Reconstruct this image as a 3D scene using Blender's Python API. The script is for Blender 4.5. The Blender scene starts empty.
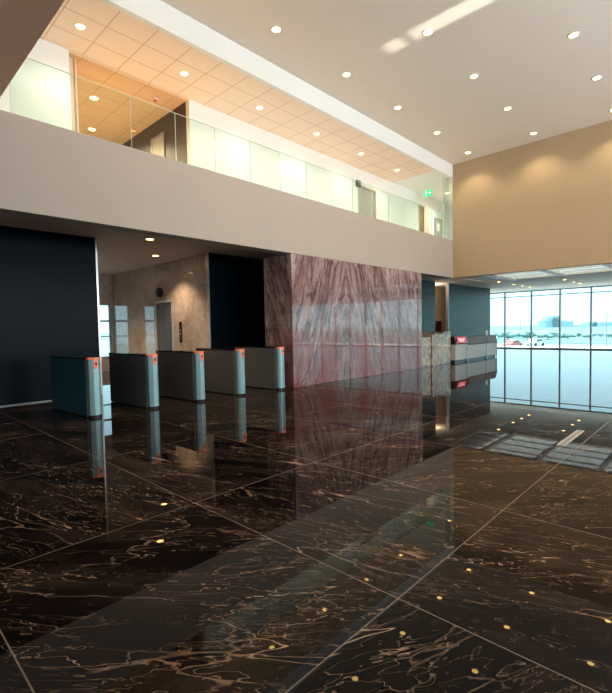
import bpy, bmesh, math, random
from mathutils import Vector, Matrix

random.seed(7)
C = bpy.context.scene.collection
scene = bpy.context.scene

# ------------------------------------------------------------------ camera
cam_data = bpy.data.cameras.new('camera')
cam = bpy.data.objects.new('camera', cam_data)
C.objects.link(cam)
fw = Vector((-0.690243768571408, 0.7221709191509651, -0.04508551298356038))
rt = Vector((0.7233671265468165, 0.6902031152294674, -0.018964702975278247))
up = Vector((-0.01742240453389024, 0.04570364602730071, 0.9988031019976202))
cam.matrix_world = Matrix(((rt.x, up.x, -fw.x, 7.947), (rt.y, up.y, -fw.y, 0.0),
                           (rt.z, up.z, -fw.z, 1.5), (0, 0, 0, 1)))
cam_data.sensor_fit = 'HORIZONTAL'
cam_data.sensor_width = 36.0
cam_data.lens = 443.37 / 612 * 36.0
cam_data.shift_x = 0.72 / 612
cam_data.shift_y = 1.98 / 612
cam_data.clip_start = 0.05
cam_data.clip_end = 3000
scene.camera = cam

# ------------------------------------------------------------------ world, daylight, exposure
SKY = 2.1
world = bpy.data.worlds.new('sky')
scene.world = world
world.use_nodes = True
wn, wl = world.node_tree.nodes, world.node_tree.links
wn.clear()
wo = wn.new('ShaderNodeOutputWorld')
wb = wn.new('ShaderNodeBackground')
wt = wn.new('ShaderNodeTexCoord')
wsep = wn.new('ShaderNodeSeparateXYZ')
wr = wn.new('ShaderNodeValToRGB')
wl.new(wt.outputs['Generated'], wsep.inputs[0])
wl.new(wsep.outputs['Z'], wr.inputs[0])
wr.color_ramp.elements[0].position = 0.0
wr.color_ramp.elements[0].color = (0.64, 0.92, 1.0, 1)
wr.color_ramp.elements[1].position = 0.6
wr.color_ramp.elements[1].color = (0.50, 0.72, 0.95, 1)
wl.new(wr.outputs[0], wb.inputs['Color'])
wb.inputs['Strength'].default_value = SKY
wl.new(wb.outputs[0], wo.inputs['Surface'])


def area(name, loc, direction, sx, sy, power, color=(1, 1, 1), portal=False, spread=180):
    d = bpy.data.lights.new(name, 'AREA')
    d.shape = 'RECTANGLE'
    d.size, d.size_y = sx, sy
    d.energy = power
    d.color = color
    d.spread = math.radians(spread)
    if portal:
        d.cycles.is_portal = True
    o = bpy.data.objects.new(name, d)
    C.objects.link(o)
    o.location = loc
    o.rotation_euler = Vector(direction).to_track_quat('-Z', 'Y').to_euler()
    return o


# unseen fill lights added behind and right of the camera, imitating window daylight
area('daylight_entrance', (9.5, -6.7, 2.4), (0, 1, 0), 16, 4.4, 260, (0.93, 0.97, 1.0))
area('daylight_window_band', (17.7, 9.0, 2.65), (-1, 0, 0.75), 14, 2.2, 1500, (0.93, 0.97, 1.0), spread=115)  # added fill, tilted up to brighten the main ceiling
sun_data = bpy.data.lights.new('sun', 'SUN')
sun_data.energy = 13.0
sun_data.angle = math.radians(2.0)
sun_data.color = (1.0, 0.96, 0.90)
sun = bpy.data.objects.new('sun', sun_data)
C.objects.link(sun)
sun.rotation_euler = Vector((0.10, 0.22, -1.0)).to_track_quat('-Z', 'Y').to_euler()
area('portal_north', (12.0, 29.5, 1.8), (0, -1, 0), 38, 3.4, 1, portal=True)
area('portal_east', (18.2, 9.0, 1.9), (-1, 0, 0), 14, 3.6, 1, portal=True)

# added narrow lights inside the room, imitating a sunbeam reflected on to the ceiling
beam = Vector((-14.3, -0.2, 6.5)).normalized()
for cx_, ln_, pw_ in ((2.42, 0.42, 0.36), (4.15, 2.55, 2.4)):
    area('sunbeam_from_window', Vector((cx_, 8.88, 7.80)) - beam * 15.0, beam, 0.40, ln_ * 0.413, pw_, (1.0, 0.93, 0.84), spread=0.6)

scene.view_settings.view_transform = 'Standard'
scene.view_settings.look = 'None'
scene.view_settings.exposure = 0.0
scene.view_settings.gamma = 1.0
scene.view_settings.use_curve_mapping = False


# ------------------------------------------------------------------ node helpers
class NT:
    def __init__(self, name):
        self.m = bpy.data.materials.new(name)
        self.m.use_nodes = True
        self.t = self.m.node_tree
        self.t.nodes.clear()
        self.out = self.t.nodes.new('ShaderNodeOutputMaterial')

    def n(self, typ, **kw):
        nd = self.t.nodes.new(typ)
        for k, v in kw.items():
            setattr(nd, k, v)
        return nd

    def put(self, sock, v):
        if v is None:
            return
        if isinstance(v, bpy.types.NodeSocket):
            self.t.links.new(v, sock)
        elif isinstance(v, tuple) and len(v) == 3 and sock.type == 'RGBA':
            sock.default_value = (*v, 1)
        else:
            sock.default_value = v

    def math(self, op, a, b=None, c=None, clamp=False):
        nd = self.n('ShaderNodeMath', operation=op, use_clamp=clamp)
        self.put(nd.inputs[0], a)
        self.put(nd.inputs[1], b)
        self.put(nd.inputs[2], c)
        return nd.outputs[0]

    def vmath(self, op, a, b=None):
        nd = self.n('ShaderNodeVectorMath', operation=op)
        self.put(nd.inputs[0], a)
        self.put(nd.inputs[1], b)
        return nd.outputs[0]

    def xyz(self, v):
        nd = self.n('ShaderNodeSeparateXYZ')
        self.put(nd.inputs[0], v)
        return nd.outputs

    def comb(self, x, y, z):
        nd = self.n('ShaderNodeCombineXYZ')
        for i, v in enumerate((x, y, z)):
            self.put(nd.inputs[i], v)
        return nd.outputs[0]

    def pos(self):
        return self.n('ShaderNodeNewGeometry').outputs['Position']

    def obj(self):
        return self.n('ShaderNodeTexCoord').outputs['Object']

    def noise(self, v, scale, detail=4, rough=0.55, dist=0.0):
        nd = self.n('ShaderNodeTexNoise')
        self.put(nd.inputs['Vector'], v)
        nd.inputs['Scale'].default_value = scale
        nd.inputs['Detail'].default_value = detail
        nd.inputs['Roughness'].default_value = rough
        nd.inputs['Distortion'].default_value = dist
        return nd.outputs['Fac']

    def ramp(self, v, stops, interp='LINEAR'):
        nd = self.n('ShaderNodeValToRGB')
        cr = nd.color_ramp
        cr.interpolation = interp
        while len(cr.elements) < len(stops):
            cr.elements.new(0.5)
        for e, (p, c) in zip(cr.elements, stops):
            e.position = p
            e.color = (*c, 1) if isinstance(c, tuple) else (c, c, c, 1)
        self.put(nd.inputs[0], v)
        return nd.outputs[0]

    def mrange(self, v, a, b, c=0.0, d=1.0):
        nd = self.n('ShaderNodeMapRange')
        nd.inputs[1].default_value, nd.inputs[2].default_value = a, b
        nd.inputs[3].default_value, nd.inputs[4].default_value = c, d
        self.put(nd.inputs[0], v)
        return nd.outputs[0]

    def mix(self, f, a, b, mode='MIX'):
        nd = self.n('ShaderNodeMix', data_type='RGBA', blend_type=mode)
        self.put(nd.inputs[0], f)
        self.put(nd.inputs[6], a)
        self.put(nd.inputs[7], b)
        return nd.outputs[2]

    def bsdf(self, color, rough=0.5, metal=0.0, ior=1.5, emit=None, estr=0.0, coat=0.0, normal=None):
        b = self.n('ShaderNodeBsdfPrincipled')
        self.put(b.inputs['Base Color'], color)
        self.put(b.inputs['Roughness'], rough)
        self.put(b.inputs['Metallic'], metal)
        self.put(b.inputs['IOR'], ior)
        self.put(b.inputs['Coat Weight'], coat)
        b.inputs['Coat Roughness'].default_value = 0.03
        if emit is not None:
            self.put(b.inputs['Emission Color'], emit)
            self.put(b.inputs['Emission Strength'], estr)
        if normal is not None:
            self.put(b.inputs['Normal'], normal)
        self.t.links.new(b.outputs[0], self.out.inputs['Surface'])
        return self.m

    def bump(self, h, strength=0.2, dist=0.01):
        nd = self.n('ShaderNodeBump')
        nd.inputs['Strength'].default_value = strength
        nd.inputs['Distance'].default_value = dist
        self.put(nd.inputs['Height'], h)
        return nd.outputs[0]


def plain(name, color, rough=0.5, metal=0.0, vary=0.06, scale=3.0, ior=1.5, emit=None, estr=0.0):
    """a paint, metal or plastic with a slight procedural mottling"""
    t = NT(name)
    nz = t.noise(t.pos(), scale, 3)
    lo = tuple(c * (1 - vary) for c in color)
    hi = tuple(min(1, c * (1 + vary)) for c in color)
    col = t.ramp(nz, [(0.3, lo), (0.7, hi)])
    return t.bsdf(col, rough, metal, ior, emit, estr)


def glass(name, tint=(0.9, 0.98, 0.97), refl=1.0, rough=0.0):
    t = NT(name)
    tr = t.n('ShaderNodeBsdfTransparent')
    t.put(tr.inputs[0], tint)
    gl = t.n('ShaderNodeBsdfGlossy')
    gl.inputs['Roughness'].default_value = rough
    fr = t.n('ShaderNodeFresnel')
    fr.inputs[0].default_value = 1.5
    front = t.math('SUBTRACT', 1.0, t.n('ShaderNodeNewGeometry').outputs['Backfacing'])
    f = t.math('MULTIPLY', t.math('MULTIPLY', fr.outputs[0], refl), front, clamp=True)
    mx = t.n('ShaderNodeMixShader')
    t.t.links.new(f, mx.inputs[0])
    t.t.links.new(tr.outputs[0], mx.inputs[1])
    t.t.links.new(gl.outputs[0], mx.inputs[2])
    t.t.links.new(mx.outputs[0], t.out.inputs['Surface'])
    return t.m


# ------------------------------------------------------------------ materials
def make_floor():
    t = NT('dark_polished_marble')
    p = t.pos()
    x, y, z = t.xyz(p)
    gx = t.math('DIVIDE', t.math('SUBTRACT', x, 0.53), 2.04)
    gy = t.math('DIVIDE', t.math('SUBTRACT', y, 0.49), 1.57)
    fx = t.math('FRACT', gx)
    fy = t.math('FRACT', gy)
    ex = t.math('MULTIPLY', t.math('MINIMUM', fx, t.math('SUBTRACT', 1.0, fx)), 2.04)
    ey = t.math('MULTIPLY', t.math('MINIMUM', fy, t.math('SUBTRACT', 1.0, fy)), 1.57)
    edge = t.math('MINIMUM', ex, ey)
    grout = t.mrange(edge, 0.0022, 0.0045, 1.0, 0.0)
    cell = t.comb(t.math('FLOOR', gx), t.math('FLOOR', gy), 0.0)
    wnz = t.n('ShaderNodeTexWhiteNoise', noise_dimensions='3D')
    t.put(wnz.inputs['Vector'], cell)
    off = t.vmath('MULTIPLY', wnz.outputs['Color'], (31.0, 27.0, 19.0))
    q = t.vmath('ADD', p, off)
    # slanting grain
    rot = t.n('ShaderNodeVectorRotate', rotation_type='Z_AXIS')
    t.put(rot.inputs['Vector'], q)
    rnd = t.xyz(wnz.outputs['Color'])[2]
    t.put(rot.inputs['Angle'], t.math('ADD', -0.72, t.math('MULTIPLY', t.math('SUBTRACT', rnd, 0.5), 1.0)))
    v = t.vmath('MULTIPLY', rot.outputs[0], (0.45, 1.7, 1.0))
    warp = t.n('ShaderNodeTexNoise')
    t.put(warp.inputs['Vector'], v)
    warp.inputs['Scale'].default_value = 1.6
    warp.inputs['Detail'].default_value = 5
    wv = t.vmath('ADD', v, t.vmath('MULTIPLY', warp.outputs['Color'], (0.30, 0.30, 0.0)))
    cloud = t.noise(wv, 1.3, 6, 0.62, 0.4)
    base = t.ramp(cloud, [(0.32, (0.003, 0.002, 0.002)), (0.50, (0.006, 0.0041, 0.0039)), (0.66, (0.026, 0.0172, 0.0145)), (0.8, (0.060, 0.041, 0.034))])

    def veins(scale, width, detail, dist, mask_scale, m0, m1, seedoff):
        vv = t.vmath('ADD', wv, (seedoff, seedoff * 0.7, 0.0))
        nz = t.noise(vv, scale, detail, 0.6, dist)
        d = t.math('ABSOLUTE', t.math('SUBTRACT', nz, 0.5))
        line = t.mrange(d, 0.0, width, 1.0, 0.0)
        mk = t.mrange(t.noise(vv, mask_scale, 3), m0, m1)
        return t.math('MULTIPLY', line, mk)

    v0 = veins(0.8, 0.0024, 4, 0.3, 1.3, 0.50, 0.62, 3.1)
    v1 = veins(2.0, 0.0038, 4, 0.35, 1.6, 0.48, 0.60, 7.9)
    v2 = veins(4.6, 0.0068, 3, 0.4, 2.0, 0.48, 0.60, 11.7)
    v3 = veins(11.0, 0.021, 3, 0.4, 1.4, 0.49, 0.62, 23.3)
    vor = t.n('ShaderNodeTexVoronoi', feature='DISTANCE_TO_EDGE')
    fw_ = t.n('ShaderNodeTexNoise')
    t.put(fw_.inputs['Vector'], v)
    fw_.inputs['Scale'].default_value = 5.0
    fw_.inputs['Detail'].default_value = 4
    t.put(vor.inputs['Vector'], t.vmath('ADD', v, t.vmath('MULTIPLY', fw_.outputs['Color'], (0.30, 0.22, 0.0))))
    vor.inputs['Scale'].default_value = 3.2
    vmask = t.mrange(t.noise(v, 1.9, 5, 0.65), 0.50, 0.62)
    v4 = t.math('MULTIPLY', t.mrange(vor.outputs['Distance'], 0.0, 0.022, 1.0, 0.0), vmask)
    base = t.mix(t.math('MULTIPLY', v4, 0.7), base, (0.27, 0.185, 0.13))
    col = t.mix(t.math('MULTIPLY', v3, 0.55), base, (0.15, 0.10, 0.07))
    col = t.mix(t.math('MULTIPLY', v2, 0.7), col, (0.26, 0.18, 0.125))
    col = t.mix(t.math('MULTIPLY', v1, 0.85), col, (0.40, 0.28, 0.20))
    col = t.mix(t.math('MULTIPLY', v0, 0.9), col, (0.44, 0.31, 0.21))
    # small golden flecks in loose swarms
    fl = t.noise(wv, 26.0, 3, 0.6, 0.8)
    swarm = t.mrange(t.noise(q, 0.85, 2), 0.52, 0.68)
    fleck = t.math('MULTIPLY', t.mrange(fl, 0.64, 0.70), swarm)
    col = t.mix(fleck, col, (0.42, 0.28, 0.13))
    col = t.mix(t.math('MULTIPLY', grout, 0.5), col, (0.30, 0.235, 0.18))
    rg = t.mrange(grout, 0.0, 1.0, 0.0, 0.3)
    return t.bsdf(col, rg, 0.0, 1.22)


def make_feature_stone():
    t = NT('mauve_bookmatched_marble')
    p = t.pos()
    x, y, z = t.xyz(p)
    u = t.math('ABSOLUTE', t.math('SUBTRACT', y, 10.05))
    # mirrored slabs : veins rise towards the centre joint
    a = t.math('ADD', t.math('MULTIPLY', u, 1.0), t.math('MULTIPLY', z, 0.30))
    a = t.math('ADD', a, t.math('MULTIPLY', x, 0.9))
    b = t.math('SUBTRACT', t.math('MULTIPLY', z, 1.0), t.math('MULTIPLY', u, 0.30))
    w = t.comb(t.math('MULTIPLY', a, 2.6), t.math('MULTIPLY', b, 0.46), t.math('MULTIPLY', x, 0.4))
    wz = t.n('ShaderNodeTexNoise')
    t.put(wz.inputs['Vector'], w)
    wz.inputs['Scale'].default_value = 0.8
    wz.inputs['Detail'].default_value = 4
    w2 = t.vmath('ADD', w, t.vmath('MULTIPLY', wz.outputs['Color'], (0.9, 0.4, 0.0)))
    broad = t.noise(w2, 1.0, 4, 0.55, 0.2)
    fine = t.noise(w2, 2.6, 5, 0.6, 0.4)
    col = t.ramp(broad, [(0.30, (0.15, 0.085, 0.088)), (0.44, (0.255, 0.168, 0.170)),
                         (0.56, (0.34, 0.245, 0.243)), (0.70, (0.50, 0.415, 0.405))])
    col = t.mix(t.mrange(fine, 0.36, 0.47, 0.85, 0.0), col, (0.085, 0.042, 0.05))
    col = t.mix(t.mrange(fine, 0.60, 0.72, 0.0, 0.4), col, (0.70, 0.61, 0.59))
    d1 = t.math('ABSOLUTE', t.math('SUBTRACT', t.noise(w2, 0.8, 6, 0.6, 0.9), 0.5))
    col = t.mix(t.mrange(d1, 0.0, 0.020, 0.95, 0.0), col, (0.035, 0.018, 0.026))
    d3 = t.math('ABSOLUTE', t.math('SUBTRACT', t.noise(w2, 1.7, 6, 0.7, 1.3), 0.5))
    col = t.mix(t.mrange(d3, 0.004, 0.018, 0.92, 0.0), col, (0.05, 0.026, 0.034))
    # cross cracks
    w3 = t.comb(t.math('MULTIPLY', u, 1.1), t.math('MULTIPLY', z, 1.7), 5.0)
    d2 = t.math('ABSOLUTE', t.math('SUBTRACT', t.noise(w3, 1.3, 6, 0.62, 1.0), 0.5))
    mk = t.mrange(t.noise(w3, 1.1, 2), 0.45, 0.6)
    col = t.mix(t.math('MULTIPLY', t.mrange(d2, 0.0, 0.010, 0.9, 0.0), mk), col, (0.04, 0.02, 0.03))
    # redder tone towards the base of the slabs
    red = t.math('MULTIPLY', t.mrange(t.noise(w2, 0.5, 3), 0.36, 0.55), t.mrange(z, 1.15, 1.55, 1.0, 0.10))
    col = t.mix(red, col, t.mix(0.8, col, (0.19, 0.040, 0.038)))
    return t.bsdf(col, 0.04, 0.0, 1.75)


def make_corridor_marble():
    t = NT('taupe_polished_marble')
    p = t.pos()
    n1 = t.noise(p, 0.9, 7, 0.65, 1.2)
    col = t.ramp(n1, [(0.3, (0.30, 0.24, 0.205)), (0.5, (0.44, 0.36, 0.31)), (0.7, (0.58, 0.49, 0.43))])
    d = t.math('ABSOLUTE', t.math('SUBTRACT', t.noise(p, 1.7, 6, 0.6, 1.5), 0.5))
    col = t.mix(t.mrange(d, 0.0, 0.02, 0.7, 0.0), col, (0.55, 0.47, 0.40))
    d = t.math('ABSOLUTE', t.math('SUBTRACT', t.noise(p, 3.1, 6, 0.6, 1.0), 0.5))
    col = t.mix(t.mrange(d, 0.0, 0.02, 0.6, 0.0), col, (0.10, 0.075, 0.065))
    return t.bsdf(col, 0.04, 0.0, 1.7)


def make_onyx():
    t = NT('amber_veined_onyx')
    p = t.pos()
    q = t.vmath('MULTIPLY', p, (1.0, 1.6, 1.0))
    n1 = t.noise(q, 2.3, 7, 0.65, 1.8)
    col = t.ramp(n1, [(0.3, (0.10, 0.07, 0.06)), (0.45, (0.26, 0.19, 0.15)), (0.55, (0.46, 0.36, 0.22)),
                      (0.7, (0.62, 0.52, 0.38))])
    d = t.math('ABSOLUTE', t.math('SUBTRACT', t.noise(q, 3.5, 5, 0.6, 1.4), 0.5))
    col = t.mix(t.mrange(d, 0.0, 0.03, 0.8, 0.0), col, (0.09, 0.07, 0.055))
    return t.bsdf(col, 0.08, 0.0, 1.6)


def make_tiles(name, color, line, x0, sx, y0, sy):
    t = NT(name)
    p = t.pos()
    x, y, z = t.xyz(p)

    def e(c, o, s):
        f = t.math('FRACT', t.math('DIVIDE', t.math('SUBTRACT', c, o), s))
        return t.math('MULTIPLY', t.math('MINIMUM', f, t.math('SUBTRACT', 1.0, f)), s)
    ed = t.math('MINIMUM', e(x, x0, sx), e(y, y0, sy))
    ln = t.mrange(ed, 0.008, 0.014, 1.0, 0.0)
    nz = t.noise(p, 60.0, 3)
    c = t.ramp(nz, [(0.3, tuple(k * 0.95 for k in color)), (0.7, tuple(min(1, k * 1.04) for k in color))])
    c = t.mix(ln, c, line)
    return t.bsdf(c, 0.85)


def make_wall_panel(name, color, rough, sy, y0, ior=1.45):
    """large dark glossy panels with thin vertical joints"""
    t = NT(name)
    p = t.pos()
    x, y, z = t.xyz(p)
    f = t.math('FRACT', t.math('DIVIDE', t.math('SUBTRACT', z, y0), sy))
    ed = t.math('MULTIPLY', t.math('MINIMUM', f, t.math('SUBTRACT', 1.0, f)), sy)
    ln = t.mrange(ed, 0.004, 0.010, 1.0, 0.0)
    nz = t.noise(p, 2.0, 4)
    c = t.ramp(nz, [(0.3, tuple(k * 0.9 for k in color)), (0.7, tuple(k * 1.1 for k in color))])
    c = t.mix(t.math('MULTIPLY', ln, 0.35), c, tuple(min(1, k * 4) for k in color))
    return t.bsdf(c, rough, 0.0, ior)


def make_perforated():
    t = NT('perforated_steel')
    p = t.pos()
    x, y, z = t.xyz(p)
    fx = t.math('SUBTRACT', t.math('FRACT', t.math('MULTIPLY', x, 22.0)), 0.5)
    fy = t.math('SUBTRACT', t.math('FRACT', t.math('MULTIPLY', y, 22.0)), 0.5)
    d = t.math('SQRT', t.math('ADD', t.math('MULTIPLY', fx, fx), t.math('MULTIPLY', fy, fy)))
    h = t.mrange(d, 0.24, 0.30, 1.0, 0.0)
    return t.bsdf(t.mix(h, (0.22, 0.21, 0.195), (0.02, 0.02, 0.02)), 0.5, 0.0)


MAT = {}
MAT['floor'] = make_floor()
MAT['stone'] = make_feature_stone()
MAT['corridor'] = make_corridor_marble()
MAT['onyx'] = make_onyx()
MAT['band'] = plain('grey_beige_paint', (0.41, 0.358, 0.308), 0.7, vary=0.015, scale=0.8)
MAT['tan'] = plain('tan_paint', (0.45, 0.335, 0.20), 0.65, vary=0.015, scale=0.8)
MAT['ceil'] = plain('cream_ceiling_paint', (0.80, 0.725, 0.635), 0.8, vary=0.01, scale=0.8)
MAT['white'] = plain('white_paint', (0.82, 0.85, 0.82), 0.6, vary=0.01, scale=0.8)
MAT['cream'] = plain('warm_cream_ceiling_paint', (0.93, 0.84, 0.72), 0.7, vary=0.01)
MAT['carpet'] = plain('pale_sand_carpet', (0.72, 0.60, 0.47), 0.9)  # unseen floor, made pale to bounce light up to the recess ceiling
MAT['soffit'] = plain('brown_grey_soffit_paint', (0.80, 0.66, 0.58), 0.75, vary=0.03, scale=0.8)
MAT['lowsoffit'] = plain('brown_soffit_paint', (0.85, 0.55, 0.37), 0.7, vary=0.02, scale=0.8)
MAT['navy'] = make_wall_panel('navy_lacquer_panel', (0.0035, 0.0085, 0.0135), 0.30, 20.0, -3, 1.12)
MAT['teal'] = make_wall_panel('dark_teal_panel', (0.009, 0.034, 0.045), 0.3, 0.92, 0.25, 1.28)
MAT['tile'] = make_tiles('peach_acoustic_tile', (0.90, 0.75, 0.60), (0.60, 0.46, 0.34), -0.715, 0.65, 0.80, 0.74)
MAT['tile2'] = make_tiles('orange_beige_acoustic_tile', (0.70, 0.50, 0.31), (0.50, 0.35, 0.2), -0.715, 0.65, 0.80, 0.74)  # same tile, with the warm lamplight of the recess put into its colour
MAT['darkwall'] = plain('dark_brown_panel', (0.035, 0.024, 0.020), 0.35, vary=0.1)
MAT['glass'] = glass('clear_window_glass', (0.90, 0.985, 0.99), 0.7)
MAT['balglass'] = glass('pale_green_glass', (0.90, 0.965, 0.925), 1.0)
MAT['glassedge'] = plain('green_glass_edge', (0.58, 0.74, 0.67), 0.15)
MAT['frost'] = None
MAT['mullion'] = plain('grey_aluminium', (0.33, 0.33, 0.36), 0.4, 0.3)
MAT['steel'] = plain('brushed_steel', (0.56, 0.52, 0.49), 0.5, 0.2, vary=0.05, scale=8)
MAT['gate_panel'] = plain('bronze_grey_metal_panel', (0.105, 0.112, 0.112), 0.42, 0.25, vary=0.04, scale=6)
MAT['gate_teal'] = plain('teal_metal_panel', (0.016, 0.085, 0.115), 0.35, 0.15, vary=0.05, scale=6)  # sky reflection on the first gate's side put into its colour
MAT['gate_column'] = plain('satin_blue_steel', (0.26, 0.44, 0.48), 0.36, 0.45, vary=0.04, scale=6)
MAT['black'] = plain('black_plastic', (0.012, 0.012, 0.013), 0.25, vary=0.1)
MAT['blackglass'] = plain('black_glass', (0.010, 0.010, 0.011), 0.05, vary=0.1)
MAT['orange'] = plain('orange_indicator', (0.75, 0.16, 0.05), 0.3, emit=(1.0, 0.22, 0.08), estr=0.22)
MAT['lens'] = plain('warm_lamp_lens', (0.9, 0.8, 0.6), 0.4, emit=(1.0, 0.62, 0.17), estr=22.0)
MAT['trim'] = plain('white_trim_ring', (0.82, 0.80, 0.76), 0.4, vary=0.02)
MAT['exit'] = plain('exit_sign_green', (0.02, 0.45, 0.18), 0.4, emit=(0.02, 0.75, 0.27), estr=0.9)
MAT['exitmark'] = plain('exit_sign_white', (0.8, 0.9, 0.85), 0.4, emit=(0.75, 1.0, 0.85), estr=1.0)
MAT['brass'] = plain('silver_edge_strip', (0.62, 0.62, 0.60), 0.3, 0.8)
MAT['elev'] = plain('elevator_steel', (0.11, 0.098, 0.096), 0.5, 0.3)
MAT['brown_door'] = plain('brown_door_veneer', (0.30, 0.175, 0.115), 0.5)
MAT['grey_door'] = plain('grey_door_paint', (0.40, 0.38, 0.35), 0.5)
MAT['paper'] = plain('paper', (0.85, 0.85, 0.82), 0.8, vary=0.01)
MAT['led'] = plain('red_display', (0.30, 0.01, 0.025), 0.3, emit=(0.9, 0.02, 0.06), estr=0.45)
MAT['ledtext'] = plain('pink_lit_characters', (0.9, 0.6, 0.6), 0.3, emit=(1.0, 0.55, 0.55), estr=1.6)
MAT['counter'] = plain('bronze_counter_top', (0.11, 0.07, 0.06), 0.5, 0.0)
MAT['darkred'] = plain('dark_red_wood', (0.10, 0.022, 0.018), 0.4)
MAT['peachwall'] = plain('peach_wall_paint', (0.66, 0.52, 0.40), 0.7, vary=0.02)
MAT['redplastic'] = plain('red_alarm_lens', (0.6, 0.05, 0.02), 0.3)
MAT['perf'] = make_perforated()


def frosted():
    t = NT('frosted_skylight_glass')
    nz = t.noise(t.pos(), 1.2, 3)
    tr = t.n('ShaderNodeBsdfTranslucent')
    t.put(tr.inputs[0], t.ramp(nz, [(0.3, (0.36, 0.38, 0.365)), (0.7, (0.44, 0.46, 0.44))]))
    tp = t.n('ShaderNodeBsdfTransparent')
    t.put(tp.inputs[0], (0.75, 0.80, 0.80))
    mx = t.n('ShaderNodeMixShader')
    mx.inputs[0].default_value = 0.12
    t.t.links.new(tr.outputs[0], mx.inputs[1])
    t.t.links.new(tp.outputs[0], mx.inputs[2])
    t.t.links.new(mx.outputs[0], t.out.inputs['Surface'])
    return t.m


MAT['frost'] = frosted()


# ------------------------------------------------------------------ mesh helpers
class MB:
    def __init__(self):
        self.bm = bmesh.new()

    def box(self, x0, x1, y0, y1, z0, z1, bevel=0.0, seg=2):
        r = bmesh.ops.create_cube(self.bm, size=1.0)
        vs = r['verts']
        for v in vs:
            v.co = Vector(((x0 + x1) / 2 + v.co.x * (x1 - x0), (y0 + y1) / 2 + v.co.y * (y1 - y0),
                           (z0 + z1) / 2 + v.co.z * (z1 - z0)))
        if bevel:
            es = list({e for v in vs for e in v.link_edges})
            bmesh.ops.bevel(self.bm, geom=es, offset=bevel, segments=seg, affect='EDGES', profile=0.5)
        return self

    def cyl(self, c, r, h, axis='Z', seg=24, r2=None):
        m = Matrix.Translation(c)
        if axis == 'X':
            m = m @ Matrix.Rotation(math.pi / 2, 4, 'Y')
        elif axis == 'Y':
            m = m @ Matrix.Rotation(math.pi / 2, 4, 'X')
        bmesh.ops.create_cone(self.bm, cap_ends=True, segments=seg, radius1=r, radius2=r if r2 is None else r2,
                              depth=h, matrix=m)
        return self

    def prism(self, pts, z0, z1):
        """extrude a plan polygon between two heights"""
        lo = [self.bm.verts.new((x, y, z0)) for x, y in pts]
        hi = [self.bm.verts.new((x, y, z1)) for x, y in pts]
        n = len(pts)
        self.bm.faces.new(lo[::-1])
        self.bm.faces.new(hi)
        for i in range(n):
            self.bm.faces.new((lo[i], lo[(i + 1) % n], hi[(i + 1) % n], hi[i]))
        return self

    def prism_axis(self, pts, a0, a1, axis):
        """extrude a profile (p, q) along X (p=y,q=z) or Y (p=x,q=z)"""
        def mk(p, q, a):
            return (a, p, q) if axis == 'X' else (p, a, q)
        lo = [self.bm.verts.new(mk(p, q, a0)) for p, q in pts]
        hi = [self.bm.verts.new(mk(p, q, a1)) for p, q in pts]
        n = len(pts)
        self.bm.faces.new(lo[::-1])
        self.bm.faces.new(hi)
        for i in range(n):
            self.bm.faces.new((lo[i], lo[(i + 1) % n], hi[(i + 1) % n], hi[i]))
        return self

    def ring(self, c, r0, r1, h, seg=28):
        """flat ring, axis Z, from c.z down h"""
        cx, cy, cz = c
        L = []
        for r, z in ((r0, cz), (r1, cz), (r1, cz - h), (r0, cz - h)):
            L.append([self.bm.verts.new((cx + r * math.cos(2 * math.pi * i / seg),
                                         cy + r * math.sin(2 * math.pi * i / seg), z)) for i in range(seg)])
        for k in range(4):
            A, B = L[k], L[(k + 1) % 4]
            for i in range(seg):
                self.bm.faces.new((A[i], A[(i + 1) % seg], B[(i + 1) % seg], B[i]))
        return self

    def ball(self, c, r, sub=2, scale=(1, 1, 1), jitter=0.0):
        res = bmesh.ops.create_icosphere(self.bm, subdivisions=sub, radius=1.0)
        for v in res['verts']:
            k = 1 + random.uniform(-jitter, jitter)
            v.co = Vector((c[0] + v.co.x * r * scale[0] * k, c[1] + v.co.y * r * scale[1] * k,
                           c[2] + v.co.z * r * scale[2] * k))
        return self

    def build(self, name, mat, parent=None, loc=(0, 0, 0), smooth=False):
        bmesh.ops.recalc_face_normals(self.bm, faces=self.bm.faces)
        me = bpy.data.meshes.new(name)
        self.bm.to_mesh(me)
        self.bm.free()
        if smooth:
            for f in me.polygons:
                f.use_smooth = True
        me.materials.append(mat)
        o = bpy.data.objects.new(name, me)
        C.objects.link(o)
        o.location = loc
        if parent is not None:
            o.parent = parent
        return o


def empty(name, label, cat, loc=(0, 0, 0), rz=0.0, group=None):
    o = bpy.data.objects.new(name, None)
    C.objects.link(o)
    o.location = loc
    o.rotation_euler = (0, 0, rz)
    o.empty_display_size = 0.1
    o['label'] = label
    o['category'] = cat
    if group:
        o['group'] = group
    return o


def tag(o, label, cat, group=None, kind=None):
    o['label'] = label
    o['category'] = cat
    if group:
        o['group'] = group
    if kind:
        o['kind'] = kind
    return o


def struct(name, mb, mat, parent=None):
    o = mb.build(name, mat, parent)
    if parent is None:
        o['kind'] = 'structure'
    return o


def struct_root(name, loc=(0, 0, 0)):
    o = bpy.data.objects.new(name, None)
    C.objects.link(o)
    o.location = loc
    o['kind'] = 'structure'
    return o


def copy_tree(o, parent=None):
    c = o.copy()
    C.objects.link(c)
    if parent is not None:
        c.parent = parent
    for ch in list(o.children):
        copy_tree(ch, c)
    return c


ORD = ['first', 'second', 'third', 'fourth', 'fifth', 'sixth', 'seventh', 'eighth']

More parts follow.
